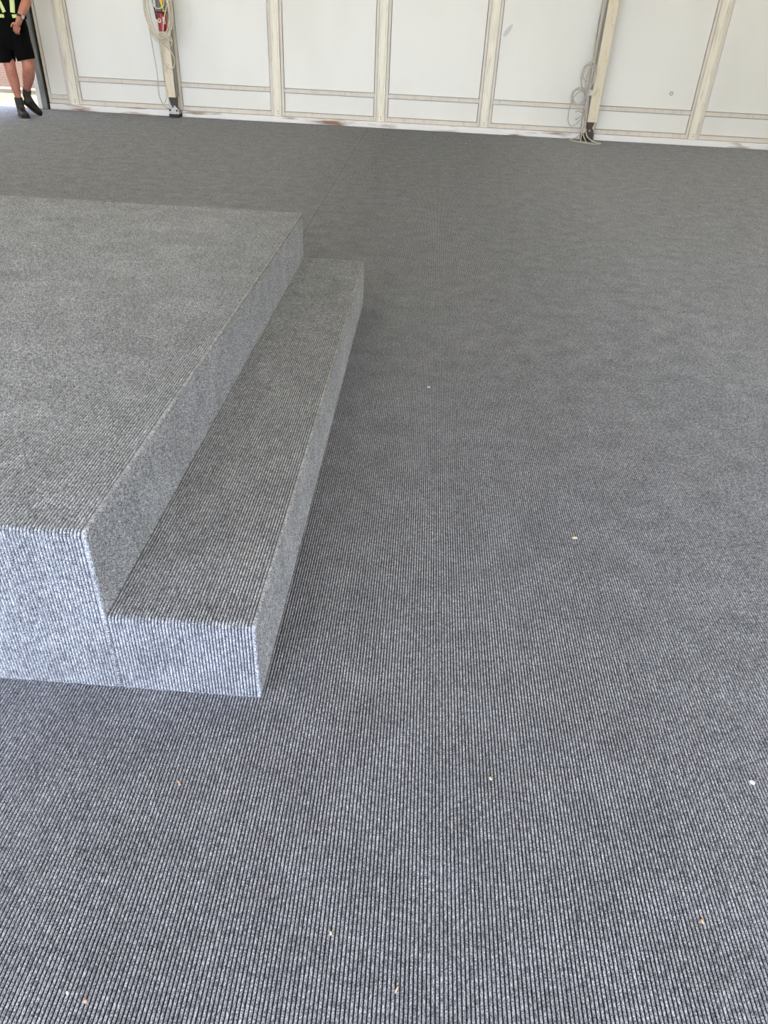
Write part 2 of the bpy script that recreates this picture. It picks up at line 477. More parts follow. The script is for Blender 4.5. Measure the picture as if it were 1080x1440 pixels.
for (r1, r2, th) in ((0.10, 0.15, 0.006), (0.125, 0.185, 0.005)):
    arc = [(-2.93 + r1 * math.cos(t), 1.03 + r2 * math.sin(t)) for t in [(-50 + 10 * k) * PI / 180 for k in range(11)]]
    arc += [(-2.93 + (r1 - th) * math.cos(t), 1.03 + r2 * math.sin(t)) for t in [(45 - 10 * k) * PI / 180 for k in range(10)]]
    flat_mark('scuff_arc', arc, 'scuff')

# base sill in lengths between the legs
def sill(n, x0, x1):
    o = box_obj('trim_%d' % n, (x0, x1, YW - 0.035, YW + 0.034, 0.0005, SZ), MT['sill'], bev=0.004)
    return tag(o, 'white painted base sill with rust stains along the tent wall', None, kind='structure')
sill(1, FX0, DX0 - 0.07); sill(2, DX1 + 0.13, -3.17); sill(3, -3.03, 1.82); sill(4, 1.98, FX1)

# doorway
door = box_obj('door_1', (DX1 - 0.035, DX1 + 0.04, YW + 0.0, YW + 0.16, 0, DZ + 0.04), MT['jamb_white'], bev=0.004)
tag(door, 'white and grey frame of the open doorway in the tent wall', None, kind='structure')
box_obj('jamb_track', (DX1 + 0.042, DX1 + 0.108, YW - 0.055, YW + 0.03, 0.0, TOP), MT['jamb_grey'], door, bev=0.006)
box_obj('jamb_track_lip', (DX1 + 0.112, DX1 + 0.122, YW - 0.03, YW + 0.03, 0.0, TOP), MT['gap'], door)
box_obj('door_jamb', (DX0 - 0.06, DX0, YW - 0.03, YW + 0.16, 0, DZ + 0.04), MT['jamb_white'], door, bev=0.004)
box_obj('door_lintel', (DX0, DX1 - 0.036, YW - 0.01, YW + 0.16, DZ - 0.05, DZ + 0.04), MT['jamb_white'], door, bev=0.004)

# side walls and roof (open towards the viewer's back)
for nm, x0, x1 in (('wall_left', FX0 - 0.08, FX0), ('wall_right', FX1, FX1 + 0.08)):
    bm = bmesh.new()
    prism(bm, [(FY0, 0), (YW + 0.06, 0), (YW + 0.06, 3.0), (3.1, 4.9), (FY0, 3.0)], 'x', x0, x1)
    o = bm_obj(nm, bm, MT['panel'])
    tag(o, 'plain white side wall of the tent', None, kind='structure')
o = box_obj('wall_blocker', (3.3, FX1 - 0.001, FY0, FY0 + 0.08, 0.0, 2.98), MT['panel'])  # unseen wall section, added to cut side light from the front right
tag(o, 'unseen white wall section added behind the viewer to block side light', None, kind='structure')
bm = bmesh.new()
v = [bm.verts.new(p) for p in ((FX0 - 0.1, YW + 0.1, 3.0), (FX1 + 0.1, YW + 0.1, 3.0), (FX1 + 0.1, 3.1, 4.92), (FX0 - 0.1, 3.1, 4.92), (FX1 + 0.1, FY0, 3.0), (FX0 - 0.1, FY0, 3.0))]
bm.faces.new((v[0], v[1], v[2], v[3])); bm.faces.new((v[3], v[2], v[4], v[5]))
ceil = bm_obj('ceiling', bm, MT['roof']); tag(ceil, 'cream translucent tent roof fabric', None, kind='structure')

# ------------------------------------------------------------------ outside
o = box_obj('ground', (-30, 30, FY1 + 0.001, 40, -0.2, -0.03), MT['ground']); tag(o, 'dry sandy ground outside the doorway', None, kind='structure')
o = box_obj('ground', (-30, 30, -30, FY0 - 0.001, -0.2, -0.03), MT['asphalt']); tag(o, 'grey asphalt ground in front of the tent', None, kind='structure')
bw = box_obj('brick_wall', (-16, 12, 11.75, 12.0, -0.05, 1.22), MT['brick'], base=(-2, 11.87, -0.05))
tag(bw, 'low brick wall seen outside through the doorway', 'wall')
kb = box_obj('kerb', (-16, 12, 11.55, 11.748, -0.05, 0.03), MT['kerb'], base=(-2, 11.65, -0.05), bev=0.01)
tag(kb, 'pale kerb at the foot of the brick wall outside', 'kerb')

# ------------------------------------------------------------------ tent legs
def leg(cx, zb, label, kind):
    root = empty('tent_leg', (cx, YW - 0.09, 0)); tag(root, label, 'tent leg', 'tent legs along the back wall')
    h = 0.0565; yf = YW - 0.175; yb = YW - 0.032
    # box section with a keder channel down each side
    poly = [(cx - h, yf + 0.004), (cx - h + 0.004, yf), (cx + h - 0.004, yf), (cx + h, yf + 0.004),
            (cx + h, yf + 0.055), (cx + h - 0.012, yf + 0.058), (cx + h - 0.012, yf + 0.075), (cx + h, yf + 0.078), (cx + h, yb),
            (cx - h, yb), (cx - h, yf + 0.078), (cx - h + 0.012, yf + 0.075), (cx - h + 0.012, yf + 0.058), (cx - h, yf + 0.055)]
    bm = bmesh.new(); prism(bm, poly, 'z', zb, 2.98)
    col = bm_obj('column', bm, MT['leg_alu'], root)
    box_obj('front_cover', (cx - h + 0.001, cx + h - 0.001, yf - 0.004, yf - 0.0002, zb, 2.9), MT['leg'], col, bev=0.0012)
    for z in (zb + 0.035, zb + 0.33, zb + 0.62, zb + 0.95): bolt_head(col, cx + 0.02 + random.uniform(-0.012, 0.012), yf - 0.004, z, 0.0035)
    ym = yf + 0.055
    if kind == 'light':
        bm = bmesh.new(); prism(bm, [(cx - 0.045, zb), (cx + 0.052, zb), (cx + 0.035, 0.075), (cx - 0.012, 0.075)], 'y', ym - 0.012, ym + 0.05)
        bm_obj('gusset', bm, MT['steel_dark'], root)
        bm = bmesh.new()
        prism(bm, [(cx - 0.052, 0.040), (cx + 0.070, 0.040), (cx + 0.070, 0.075), (cx + 0.028, 0.128), (cx - 0.004, 0.128), (cx - 0.030, 0.112), (cx - 0.052, 0.112)], 'y', ym - 0.034, ym - 0.014)
        br = bm_obj('bracket_plate', bm, MT['steel'], root)
        bm = bmesh.new(); prism(bm, [(cx - 0.052, 0.040), (cx + 0.070, 0.040), (cx + 0.070, 0.075), (cx + 0.028, 0.128), (cx - 0.052, 0.112)], 'y', ym + 0.052, ym + 0.068)
        bm_obj('bracket_plate', bm, MT['steel'], root)
        for (dx, z, r) in ((-0.034, 0.080, 0.013), (0.046, 0.076, 0.012), (0.004, 0.118, 0.012)):
            bm = bmesh.new(); cyl(bm, (cx + dx, ym - 0.030, z), (0, -1, 0), r, 0.010, 6); bm_obj('bolt', bm, MT['bolt'], br)
        box_obj('base_plate', (cx - 0.048, cx + 0.066, ym - 0.055, ym + 0.08, 0.0005, 0.039), MT['black'], root, bev=0.003)
    else:
        bm = bmesh.new(); prism(bm, [(cx - 0.050, zb), (cx + 0.046, zb), (cx + 0.022, 0.125), (cx - 0.046, 0.125)], 'y', ym - 0.012, ym + 0.05)
        bm_obj('gusset', bm, MT['steel_brown'], root)
        bm = bmesh.new()
        pts = [(cx - 0.052, 0.036), (cx + 0.046, 0.036), (cx + 0.048, 0.08)] + [(cx + 0.002 + 0.042 * math.cos(a), 0.10 + 0.042 * math.sin(a)) for a in (0.3, 0.7, 1.1, 1.5)] + [(cx - 0.03, 0.125), (cx - 0.052, 0.09)]
        prism(bm, pts, 'y', ym - 0.034, ym - 0.014)
        br = bm_obj('bracket_plate', bm, MT['steel_dark'], root)
        bm = bmesh.new(); cyl(bm, (cx - 0.004, ym - 0.030, 0.112), (0, -1, 0), 0.015, 0.012, 6); bm_obj('bolt', bm, MT['brass'], br)
        bm = bmesh.new(); cyl(bm, (cx + 0.030, ym - 0.030, 0.078), (0, -1, 0), 0.010, 0.010, 6); bm_obj('bolt', bm, MT['bolt'], br)
        box_obj('base_plate', (cx - 0.055, cx + 0.048, ym - 0.055, ym + 0.08, 0.0005, 0.035), MT['black'], root, bev=0.003)
    return root
leg(-3.10, 0.216, 'cream tent leg on a pale steel foot bracket, behind the red canister', 'light')
leg(1.90, 0.202, 'cream tent leg on a dark brown steel foot, grey cable bundle beside it', 'dark')

# ------------------------------------------------------------------ canister on the left leg
cxx, cyy = -3.082, 9.592
can = empty('canister', (cxx, cyy, 0.872)); tag(can, 'red and grey canister with yellow strap hanging on the tent leg', 'canister')
def ring(z, r): return ((cxx, cyy, z), (r, 0, 0), (0, r, 0))
bm = bmesh.new(); loft(bm, [ring(0.872, 0.046), ring(0.876, 0.050), ring(1.036, 0.054), ring(1.042, 0.052)], 28)
red = bm_obj('red_cylinder', bm, MT['red'], can, smooth=True, sharp=40)
bm = bmesh.new(); loft(bm, [ring(1.0425, 0.058), ring(1.058, 0.060), ring(1.062, 0.056), ring(1.20, 0.054), ring(1.215, 0.049), ring(1.25, 0.035), ring(1.29, 0.030)], 28)
bm_obj('grey_housing', bm, MT['grey_body'], can, smooth=True, sharp=40)
bm = bmesh.new(); loft(bm, [ring(1.042, 0.0612), ring(1.050, 0.0615), ring(1.056, 0.0612)], 28); bm_obj('band', bm, MT['black'], can, smooth=True, sharp=40)
bm = bmesh.new()
tube(bm, [(cxx - 0.085, cyy - 0.02, 1.22), (cxx - 0.078, cyy - 0.03, 1.14), (cxx - 0.066, cyy - 0.02, 1.08), (cxx - 0.060, cyy - 0.02, 1.03), (cxx - 0.057, cyy - 0.01, 0.985)], 0.0085, 8)
bm_obj('black_handle', bm, MT['black'], can, smooth=True)
bm = bmesh.new()
tube(bm, [(cxx + 0.012, cyy - 0.064, 1.22), (cxx + 0.022, cyy - 0.064, 1.16), (cxx + 0.038, cyy - 0.058, 1.10), (cxx + 0.046, cyy - 0.052, 1.055)], 0.009, 6)
tube(bm, [(cxx + 0.044, cyy - 0.050, 1.20), (cxx + 0.036, cyy - 0.060, 1.14), (cxx + 0.030, cyy - 0.062, 1.085)], 0.008, 6)
bm_obj('yellow_strap', bm, MT['yellow'], can, smooth=True)
def on_can(ang, z, r): return Vector((cxx + r * math.sin(ang), cyy - r * math.cos(ang), z))
bm = bmesh.new(); a = -0.28; p = on_can(a, 0.973, 0.051); cyl(bm, p, (math.sin(a), -math.cos(a), 0), 0.021, 0.004, 20); stk = bm_obj('round_sticker', bm, MT['sticker'], red)
bm = bmesh.new(); p = on_can(a, 0.975, 0.0553); cyl(bm, p, (math.sin(a), -math.cos(a), 0), 0.012, 0.001, 16); bm_obj('sticker_print', bm, MT['sticker_dark'], red)
bm = bmesh.new()
pr = []
for i in range(5):
    an = 0.42 + 0.13 * i; pr.append(on_can(an, 0, 0.0565))
for i in range(4):
    A, B = pr[i], pr[i + 1]
    for (r0) in (0,): 
        q = [Vector((A.x, A.y, 0.945)), Vector((B.x, B.y, 0.942)), Vector((B.x, B.y, 1.006)), Vector((A.x, A.y, 1.01))]
        bm.faces.new([bm.verts.new(t) for t in q])
bmesh.ops.remove_doubles(bm, verts=bm.verts, dist=1e-5)
ret = bmesh.ops.extrude_face_region(bm, geom=bm.faces[:])
for vv in [g for g in ret['geom'] if isinstance(g, bmesh.types.BMVert)]:
    d = Vector((vv.co.x - cxx, vv.co.y - cyy, 0)).normalized(); vv.co += d * 0.001
bm_obj('white_tag', bm, MT['tag'], red)

# ------------------------------------------------------------------ cream cable coil round the canister
cab = empty('cable_coil', (-3.09, 9.56, 0.0)); tag(cab, 'cream cable coil looped around the red canister on the tent leg', 'cable', 'cable coils on the tent legs')
bm = bmesh.new()
def loop_xz(cx, cz, rx, rz, y0, dy, tilt=0.0, n=12, ph=0.0, wob=0.006):
    pts = []
    for i in range(n):
        t = 2 * PI * i / n + ph
        x = rx * math.cos(t); z = rz * math.sin(t)
        pts.append((cx + x * math.cos(tilt) - z * math.sin(tilt) + random.uniform(-wob, wob), y0 + dy * math.cos(t) + random.uniform(-0.004, 0.004), cz + x * math.sin(tilt) + z * math.cos(tilt) + random.uniform(-wob, wob)))
    return pts
for (cx, cz, rx, rz, y0, ti) in ((-3.085, 1.06, 0.155, 0.25, 9.515, 0.06), (-3.095, 1.05, 0.145, 0.26, 9.522, 0.0), (-3.10, 1.07, 0.135, 0.27, 9.510, 0.1), (-3.09, 1.08, 0.125, 0.26, 9.518, -0.05), (-3.08, 1.05, 0.118, 0.245, 9.525, 0.08), (-3.105, 1.06, 0.140, 0.235, 9.506, 0.03)):
    tube(bm, loop_xz(cx, cz, rx, rz, y0, 0.0, ti), 0.0066, 6, closed=True, k=4)
tube(bm, [(-3.15, 9.52, 1.25), (-3.15, 9.51, 1.15), (-3.12, 9.505, 1.095), (-3.07, 9.505, 1.085), (-3.02, 9.51, 1.12), (-3.01, 9.52, 1.25)], 0.0066, 6)
tube(bm, [(-2.99, 9.52, 1.12), (-3.03, 9.515, 1.0), (-3.055, 9.51, 0.90), (-3.05, 9.51, 0.85), (-2.99, 9.52, 0.84), (-2.97, 9.53, 0.90)], 0.0066, 6)
bm_obj('coil', bm, MT['rope'], cab, smooth=True)
bm = bmesh.new()
tube(bm, [(-3.22, 9.53, 0.93), (-3.22, 9.55, 0.813), (-3.218, 9.575, 0.656), (-3.209, 9.585, 0.482), (-3.216, 9.59, 0.339), (-3.215, 9.59, 0.23), (-3.187, 9.595, 0.15), (-3.149, 9.60, 0.112), (-3.120, 9.645, 0.095)], 0.0052, 6)
tube(bm, [(-3.132, 9.56, 0.80), (-3.15, 9.63, 0.59), (-3.150, 9.64, 0.414), (-3.138, 9.64, 0.307), (-3.128, 9.63, 0.249), (-3.169, 9.60, 0.150)], 0.0040, 6)
bm_obj('hanging_lead', bm, MT['rope_grey'], cab, smooth=True)
bm = bmesh.new()
tube(bm, [(-3.113, 9.53, 0.85), (-3.13, 9.58, 0.73), (-3.136, 9.61, 0.591), (-3.102, 9.625, 0.529), (-3.055, 9.63, 0.510), (-3.013, 9.625, 0.540), (-2.994, 9.615, 0.597), (-3.003, 9.60, 0.652), (-3.038, 9.58, 0.706), (-3.098, 9.55, 0.751), (-3.175, 9.53, 0.80), (-3.21, 9.52, 0.88)], 0.0066, 6)
bm_obj('loose_loop', bm, MT['rope'], cab, smooth=True)
bm = bmesh.new()
for i in range(5):
    z = 0.825 - 0.006 * i
    tube(bm, [(-3.10 + 0.02 * i, 9.535, z + 0.028), (-3.07 + 0.015 * i, 9.50, z + 0.012), (-3.03 + 0.01 * i, 9.50, z - 0.004), (-3.0 + 0.008 * i, 9.53, z - 0.02)], 0.0055, 6)
tube(bm, [(-2.99, 9.52, 0.83), (-2.968, 9.51, 0.80), (-2.972, 9.51, 0.765), (-2.985, 9.51, 0.74)], 0.0065, 6)
tube(bm, [(-3.0, 9.52, 0.82), (-3.03, 9.51, 0.79), (-3.075, 9.52, 0.755)], 0.0060, 6)
bm_obj('tie_knot', bm, MT['rope'], cab, smooth=True)

# ------------------------------------------------------------------ grey cable bundle by the right leg
cab2 = empty('cable_coil', (1.80, 9.62, 0.0)); tag(cab2, 'pale grey cable bundle tied beside the brown-footed tent leg, trailing on carpet', 'cable', 'cable coils on the tent legs')
bm = bmesh.new()
for (cx, cz, rx, rz, ti) in ((1.762, 0.668, 0.078, 0.135, -0.06), (1.766, 0.66, 0.070, 0.140, -0.14), (1.755, 0.655, 0.074, 0.120, 0.02), (1.785, 0.662, 0.046, 0.138, -0.1), (1.745, 0.69, 0.052, 0.085, 0.3), (1.79, 0.675, 0.032, 0.12, -0.05)):
    tube(bm, loop_xz(cx, cz, rx, rz, 9.622 + random.uniform(-0.014, 0.010), 0.0, ti, wob=0.004), 0.0056, 6, closed=True, k=4)
bm_obj('upper_coil', bm, MT['rope_grey'], cab2, smooth=True)
bm = bmesh.new()
for (cx, cz, rx, rz, ti) in ((1.685, 0.452, 0.078, 0.082, 0.3), (1.690, 0.455, 0.070, 0.076, 0.2), (1.700, 0.46, 0.072, 0.088, 0.5)):
    tube(bm, loop_xz(cx, cz, rx, rz, 9.63 + random.uniform(-0.012, 0.012), 0.0, ti, wob=0.004), 0.0054, 6, closed=True, k=4)
tube(bm, [(1.79, 9.635, 0.535), (1.753, 9.62, 0.53), (1.678, 9.615, 0.498), (1.625, 9.61, 0.438), (1.609, 9.61, 0.351), (1.606, 9.61, 0.257), (1.622, 9.61, 0.191), (1.662, 9.61, 0.156), (1.708, 9.61, 0.177), (1.749, 9.615, 0.223), (1.781, 9.625, 0.272), (1.80, 9.635, 0.33)], 0.0056, 6)
tube(bm, [(1.80, 9.63, 0.27), (1.762, 9.62, 0.262), (1.735, 9.62, 0.245), (1.71, 9.62, 0.228), (1.70, 9.62, 0.222)], [0.0046] * 18 + [0.009] * 8, 6)
tube(bm, [(1.79, 9.63, 0.31), (1.755, 9.62, 0.30), (1.715, 9.62, 0.315), (1.685, 9.62, 0.30)], 0.0054, 6)
bm_obj('lower_coil', bm, MT['rope_grey'], cab2, smooth=True)
bm = bmesh.new()
tube(bm, [(1.815, 9.64, 2.7), (1.80, 9.64, 1.9), (1.775, 9.64, 1.37), (1.765, 9.64, 1.14), (1.768, 9.615, 0.88), (1.763, 9.602, 0.766), (1.763, 9.60, 0.642), (1.770, 9.60, 0.538), (1.796, 9.61, 0.36), (1.812, 9.625, 0.25)], 0.0075, 8)
tube(bm, [(1.826, 9.65, 2.7), (1.818, 9.65, 1.5), (1.800, 9.65, 1.0), (1.790, 9.64, 0.80), (1.796, 9.63, 0.55), (1.816, 9.625, 0.36), (1.822, 9.625, 0.22)], 0.0060, 8)
bm_obj('drop_cable', bm, MT['rope_grey'], cab2, smooth=True)
bm = bmesh.new()
tube(bm, [(1.815, 9.63, 0.32), (1.824, 9.62, 0.20), (1.838, 9.60, 0.115), (1.868, 9.57, 0.055), (1.94, 9.53, 0.016), (2.015, 9.50, 0.007), (1.98, 9.42, 0.007), (1.90, 9.41, 0.007), (1.82, 9.46, 0.007), (1.80, 9.52, 0.007)], 0.0066, 6)
tube(bm, [(1.820, 9.625, 0.17), (1.781, 9.60, 0.085), (1.735, 9.61, 0.035), (1.680, 9.66, 0.007), (1.715, 9.58, 0.007), (1.785, 9.50, 0.007), (1.85, 9.52, 0.007), (1.83, 9.59, 0.045), (1.803, 9.61, 0.095), (1.796, 9.60, 0.055), (1.79, 9.56, 0.006)], 0.0066, 6)
bm_obj('floor_tail', bm, MT['rope_grey'], cab2, smooth=True)
bm = bmesh.new()
for i in range(3):
    z = 0.515 - i * 0.014
    tube(bm, loop_xz(1.822, z, 0.032, 0.010, 9.635, 0.02, -0.35 + 0.2 * i, n=8, wob=0.002), 0.0055, 6, closed=True, k=3)
tube(bm, [(1.80, 9.61, 0.54), (1.815, 9.60, 0.515), (1.85, 9.61, 0.505), (1.865, 9.63, 0.49)], 0.0055, 6)
bm_obj('white_tie', bm, MT['tie'], cab2, smooth=True)

# ------------------------------------------------------------------ person in the doorway
per = empty('person', (-4.61, 9.10, 0.0))
tag(per, 'person in black shorts and lime-striped black vest walking in from the doorway', 'person')
def skin_mesh(name, J, E, root=0, sub=2):
    me = bpy.data.meshes.new(name); me.from_pydata([j[0] for j in J], E, [])
    o = bpy.data.objects.new(name, me); C.objects.link(o)
    md = o.modifiers.new('skin', 'SKIN'); md.use_smooth_shade = True
    sv = me.skin_vertices[0].data
    for i, j in enumerate(J):
        r = j[1]; sv[i].radius = r if isinstance(r, tuple) else (r, r)
        sv[i].use_root = (i == root)
    ms = o.modifiers.new('sub', 'SUBSURF'); ms.levels = sub; ms.render_levels = sub
    dg = bpy.context.evaluated_depsgraph_get()
    out = bpy.data.meshes.new_from_object(o.evaluated_get(dg))
    C.objects.unlink(o); bpy.data.objects.remove(o)
    for p in out.polygons: p.use_smooth = True
    return out
J = []; Ed = []
def jt(p, r, par=None):
    J.append((p, r)); i = len(J) - 1
    if par is not None: Ed.append((par, i))
    return i
pel = jt((-4.615, 9.13, 0.86), 0.115)
wai = jt((-4.59, 9.13, 0.99), 0.105, pel)
che = jt((-4.575, 9.13, 1.17), (0.125, 0.105), wai)
shc = jt((-4.575, 9.135, 1.29), 0.10, che)
nec = jt((-4.572, 9.13, 1.38), 0.050, shc)
hd1 = jt((-4.570, 9.115, 1.445), 0.064, nec)
hd2 = jt((-4.570, 9.115, 1.53), 0.080, hd1)
hd3 = jt((-4.570, 9.125, 1.60), 0.062, hd2)
# arm on the right of the picture, bent so that the hand hangs in front of the hip
s1 = jt((-4.415, 9.135, 1.31), 0.060, shc)
e1m = jt((-4.375, 9.13, 1.19), 0.050, s1)
e1 = jt((-4.352, 9.09, 1.105), 0.050, e1m)
f1 = jt((-4.375, 9.01, 1.02), 0.048, e1)
w1 = jt((-4.405, 8.955, 0.945), 0.033, f1)
h1 = jt((-4.425, 8.942, 0.905), (0.036, 0.026), w1)
h1b = jt((-4.445, 8.940, 0.865), (0.034, 0.022), h1)
# arm on the left
s2 = jt((-4.740, 9.14, 1.31), 0.060, shc)
e2m = jt((-4.80, 9.15, 1.19), 0.050, s2)
e2 = jt((-4.84, 9.17, 1.06), 0.043, e2m)
f2 = jt((-4.88, 9.13, 0.96), 0.039, e2)
w2 = jt((-4.88, 9.09, 0.86), 0.028, f2)
h2 = jt((-4.878, 9.08, 0.815), (0.034, 0.026), w2)
h2b = jt((-4.876, 9.072, 0.775), (0.032, 0.022), h2)
# legs: standing leg on the left of the picture, trailing bent leg on the right
p1 = jt((-4.695, 9.12, 0.80), 0.088, pel)
t1 = jt((-4.685, 9.07, 0.64), 0.076, p1)
k1 = jt((-4.668, 9.025, 0.475), 0.064, t1)
c1 = jt((-4.672, 9.05, 0.37), 0.066, k1)
a1 = jt((-4.672, 9.07, 0.20), 0.038, c1)
b1 = jt((-4.672, 9.078, 0.09), 0.030, a1)
q1 = jt((-4.645, 9.045, 0.045), (0.026, 0.022), b1)
p2 = jt((-4.535, 9.12, 0.80), 0.088, pel)
t2 = jt((-4.485, 9.07, 0.65), 0.078, p2)
k2 = jt((-4.455, 9.035, 0.500), 0.068, t2)
c2 = jt((-4.525, 9.115, 0.395), 0.070, k2)
a2 = jt((-4.618, 9.20, 0.255), 0.038, c2)
b2 = jt((-4.645, 9.225, 0.180), 0.030, a2)
q2 = jt((-4.628, 9.215, 0.125), (0.024, 0.022), b2)
body_me = skin_mesh('body', J, Ed)
body = link('body', body_me, MT['skin'], per)
# hands: five separate fingers each
def hand(root, dirv, side, palm_n, scale=1.0):
    root = Vector(root); d = Vector(dirv).normalized(); s = Vector(side).normalized(); n = Vector(palm_n).normalized()
    bm = bmesh.new()
    L = (0.068, 0.078, 0.072, 0.056)
    for i in range(4):
        b0 = root + s * (0.026 - 0.0175 * i)
        l = L[i] * scale
        tube(bm, [b0 - d * 0.02, b0 + d * l * 0.4, b0 + d * l * 0.72 + n * l * 0.22, b0 + d * l * 0.80 + n * l * 0.52], [0.0095] * 7 + [0.0088] * 6 + [0.0075] * 6, 8)
    b0 = root + s * 0.028 - d * 0.035
    tube(bm, [b0 - s * 0.012, b0 + s * 0.016 + d * 0.018, b0 + s * 0.030 + d * 0.042 + n * 0.008, b0 + s * 0.030 + d * 0.062 + n * 0.016], [0.0115] * 8 + [0.0095] * 11, 8)
    o = bm_obj('fingers', bm, MT['skin'], per, smooth=True)
    return o
hand((-4.452, 8.938, 0.855), (-0.50, 0.0, -0.86), (-0.86, 0.05, 0.50), (-0.1, 0.9, -0.1))
hand((-4.876, 9.070, 0.77), (0.05, -0.1, -1), (0.15, -1, 0.1), (1, 0.1, 0))
# head details
hx, hy, hz = -4.57, 9.115, 1.515
bm = bmesh.new()
bmesh.ops.create_uvsphere(bm, u_segments=20, v_segments=12, radius=1, matrix=Matrix.Translation((hx, hy + 0.018, hz + 0.042)) @ Matrix.Diagonal((0.089, 0.097, 0.090, 1)))
for vtx in [x for x in bm.verts if x.co.y < hy - 0.03 and x.co.z < hz + 0.06 or x.co.z < hz - 0.03]: bm.verts.remove(vtx)
bm_obj('hair', bm, MT['hair'], per, smooth=True)
for s in (-1, 1):
    bm = bmesh.new(); bmesh.ops.create_uvsphere(bm, u_segments=10, v_segments=8, radius=0.011, matrix=Matrix.Translation((hx + s * 0.030, hy - 0.073, hz + 0.008)))
    ey = bm_obj('eye', bm, MT['eye'], per, smooth=True)
    bm = bmesh.new(); bmesh.ops.create_uvsphere(bm, u_segments=8, v_segments=6, radius=0.006, matrix=Matrix.Translation((hx + s * 0.030, hy - 0.080, hz + 0.008)))
    bm_obj('iris', bm, MT['iris'], ey, smooth=True)
    bm = bmesh.new(); bmesh.ops.create_uvsphere(bm, u_segments=10, v_segments=8, radius=1, matrix=Matrix.Translation((hx + s * 0.082, hy + 0.012, hz)) @ Matrix.Diagonal((0.010, 0.019, 0.031, 1)))
    bm_obj('ear', bm, MT['skin'], per, smooth=True)
bm = bmesh.new(); tube(bm, [(hx, hy - 0.074, hz + 0.012), (hx, hy - 0.088, hz - 0.012), (hx, hy - 0.094, hz - 0.03), (hx, hy - 0.075, hz - 0.036)], 0.009, 8)
bm_obj('nose', bm, MT['skin'], per, smooth=True)
bm = bmesh.new(); tube(bm, [(hx - 0.024, hy - 0.066, hz - 0.058), (hx, hy - 0.076, hz - 0.056), (hx + 0.024, hy - 0.066, hz - 0.058)], 0.005, 6)
bm_obj('mouth', bm, mat('lips', lin(165, 88, 78), 0.5), per, smooth=True)
# shorts: waist tube that divides into two wide legs
SJ = []; SE = []
def sj(p, r, par=None):
    SJ.append((p, r)); i = len(SJ) - 1
    if par is not None: SE.append((par, i))
    return i
bm = bmesh.new()
def ell(c, rx, ry): return (c, (rx, 0, 0), (0, ry, 0))
loft(bm, [ell((-4.585, 9.125, 0.965), 0.142, 0.116), ell((-4.588, 9.125, 0.93), 0.146, 0.120), ell((-4.60, 9.12, 0.85), 0.172, 0.130), ell((-4.610, 9.115, 0.77), 0.186, 0.128), ell((-4.605, 9.105, 0.70), 0.186, 0.122), ell((-4.60, 9.10, 0.645), 0.165, 0.10)], 28)
sh = bm_obj('shorts', bm, MT['shorts'], per, smooth=True, sharp=50)
bm = bmesh.new()
loft(bm, [ell((-4.69, 9.11, 0.80), 0.094, 0.112), ell((-4.695, 9.085, 0.68), 0.098, 0.108), ((-4.698, 9.06, 0.57), (0.090, 0, 0.006), (0, 0.096, 0)), ((-4.698, 9.05, 0.525), (0.084, 0, 0.006), (0, 0.090, 0)), ((-4.698, 9.05, 0.535), (0.060, 0, 0.005), (0, 0.065, 0))], 24)
bm_obj('shorts_leg', bm, MT['shorts'], sh, smooth=True, sharp=60)
bm = bmesh.new()
loft(bm, [ell((-4.535, 9.11, 0.80), 0.098, 0.112), ((-4.51, 9.08, 0.69), (0.104, 0, 0.01), (0, 0.108, 0)), ((-4.487, 9.06, 0.60), (0.098, 0, 0.016), (0, 0.098, 0)), ((-4.478, 9.052, 0.558), (0.092, 0, 0.018), (0, 0.092, 0)), ((-4.478, 9.052, 0.568), (0.062, 0, 0.012), (0, 0.066, 0))], 24)
bm_obj('shorts_leg', bm, MT['shorts'], sh, smooth=True, sharp=60)
# vest with sleeves
TR = [(0.93, 0.150, 0.124), (0.96, 0.150, 0.125), (1.05, 0.146, 0.122), (1.17, 0.165, 0.126), (1.28, 0.178, 0.122), (1.335, 0.150, 0.098), (1.365, 0.085, 0.066)]
bm = bmesh.new()
loft(bm, [ell((-4.575, 9.128, z), rx, ry) for z, rx, ry in TR], 32)
ve = bm_obj('vest', bm, MT['shirt'], per, smooth=True, sharp=50)
bm = bmesh.new(); tube(bm, [(-4.455, 9.13, 1.30), (-4.41, 9.135, 1.285), (-4.385, 9.135, 1.225), (-4.372, 9.125, 1.17)], [0.072] * 10 + [0.066] * 9, 14)
bm_obj('sleeve', bm, MT['shirt'], ve, smooth=True, sharp=50)
bm = bmesh.new(); tube(bm, [(-4.70, 9.13, 1.30), (-4.74, 9.14, 1.285), (-4.78, 9.145, 1.225), (-4.81, 9.155, 1.17)], [0.072] * 10 + [0.066] * 9, 14)
bm_obj('sleeve', bm, MT['shirt'], ve, smooth=True, sharp=50)
def vest_y(x, z):
    for (z0, a0, b0), (z1, a1, b1) in zip(TR[:-1], TR[1:]):
        if z0 <= z <= z1:
            t = (z - z0) / (z1 - z0); rx = a0 + (a1 - a0) * t; ry = b0 + (b1 - b0) * t
            q = max(0.0, 1 - ((x + 4.575) / rx) ** 2)
            return 9.128 - ry * math.sqrt(q)
    return 9.01
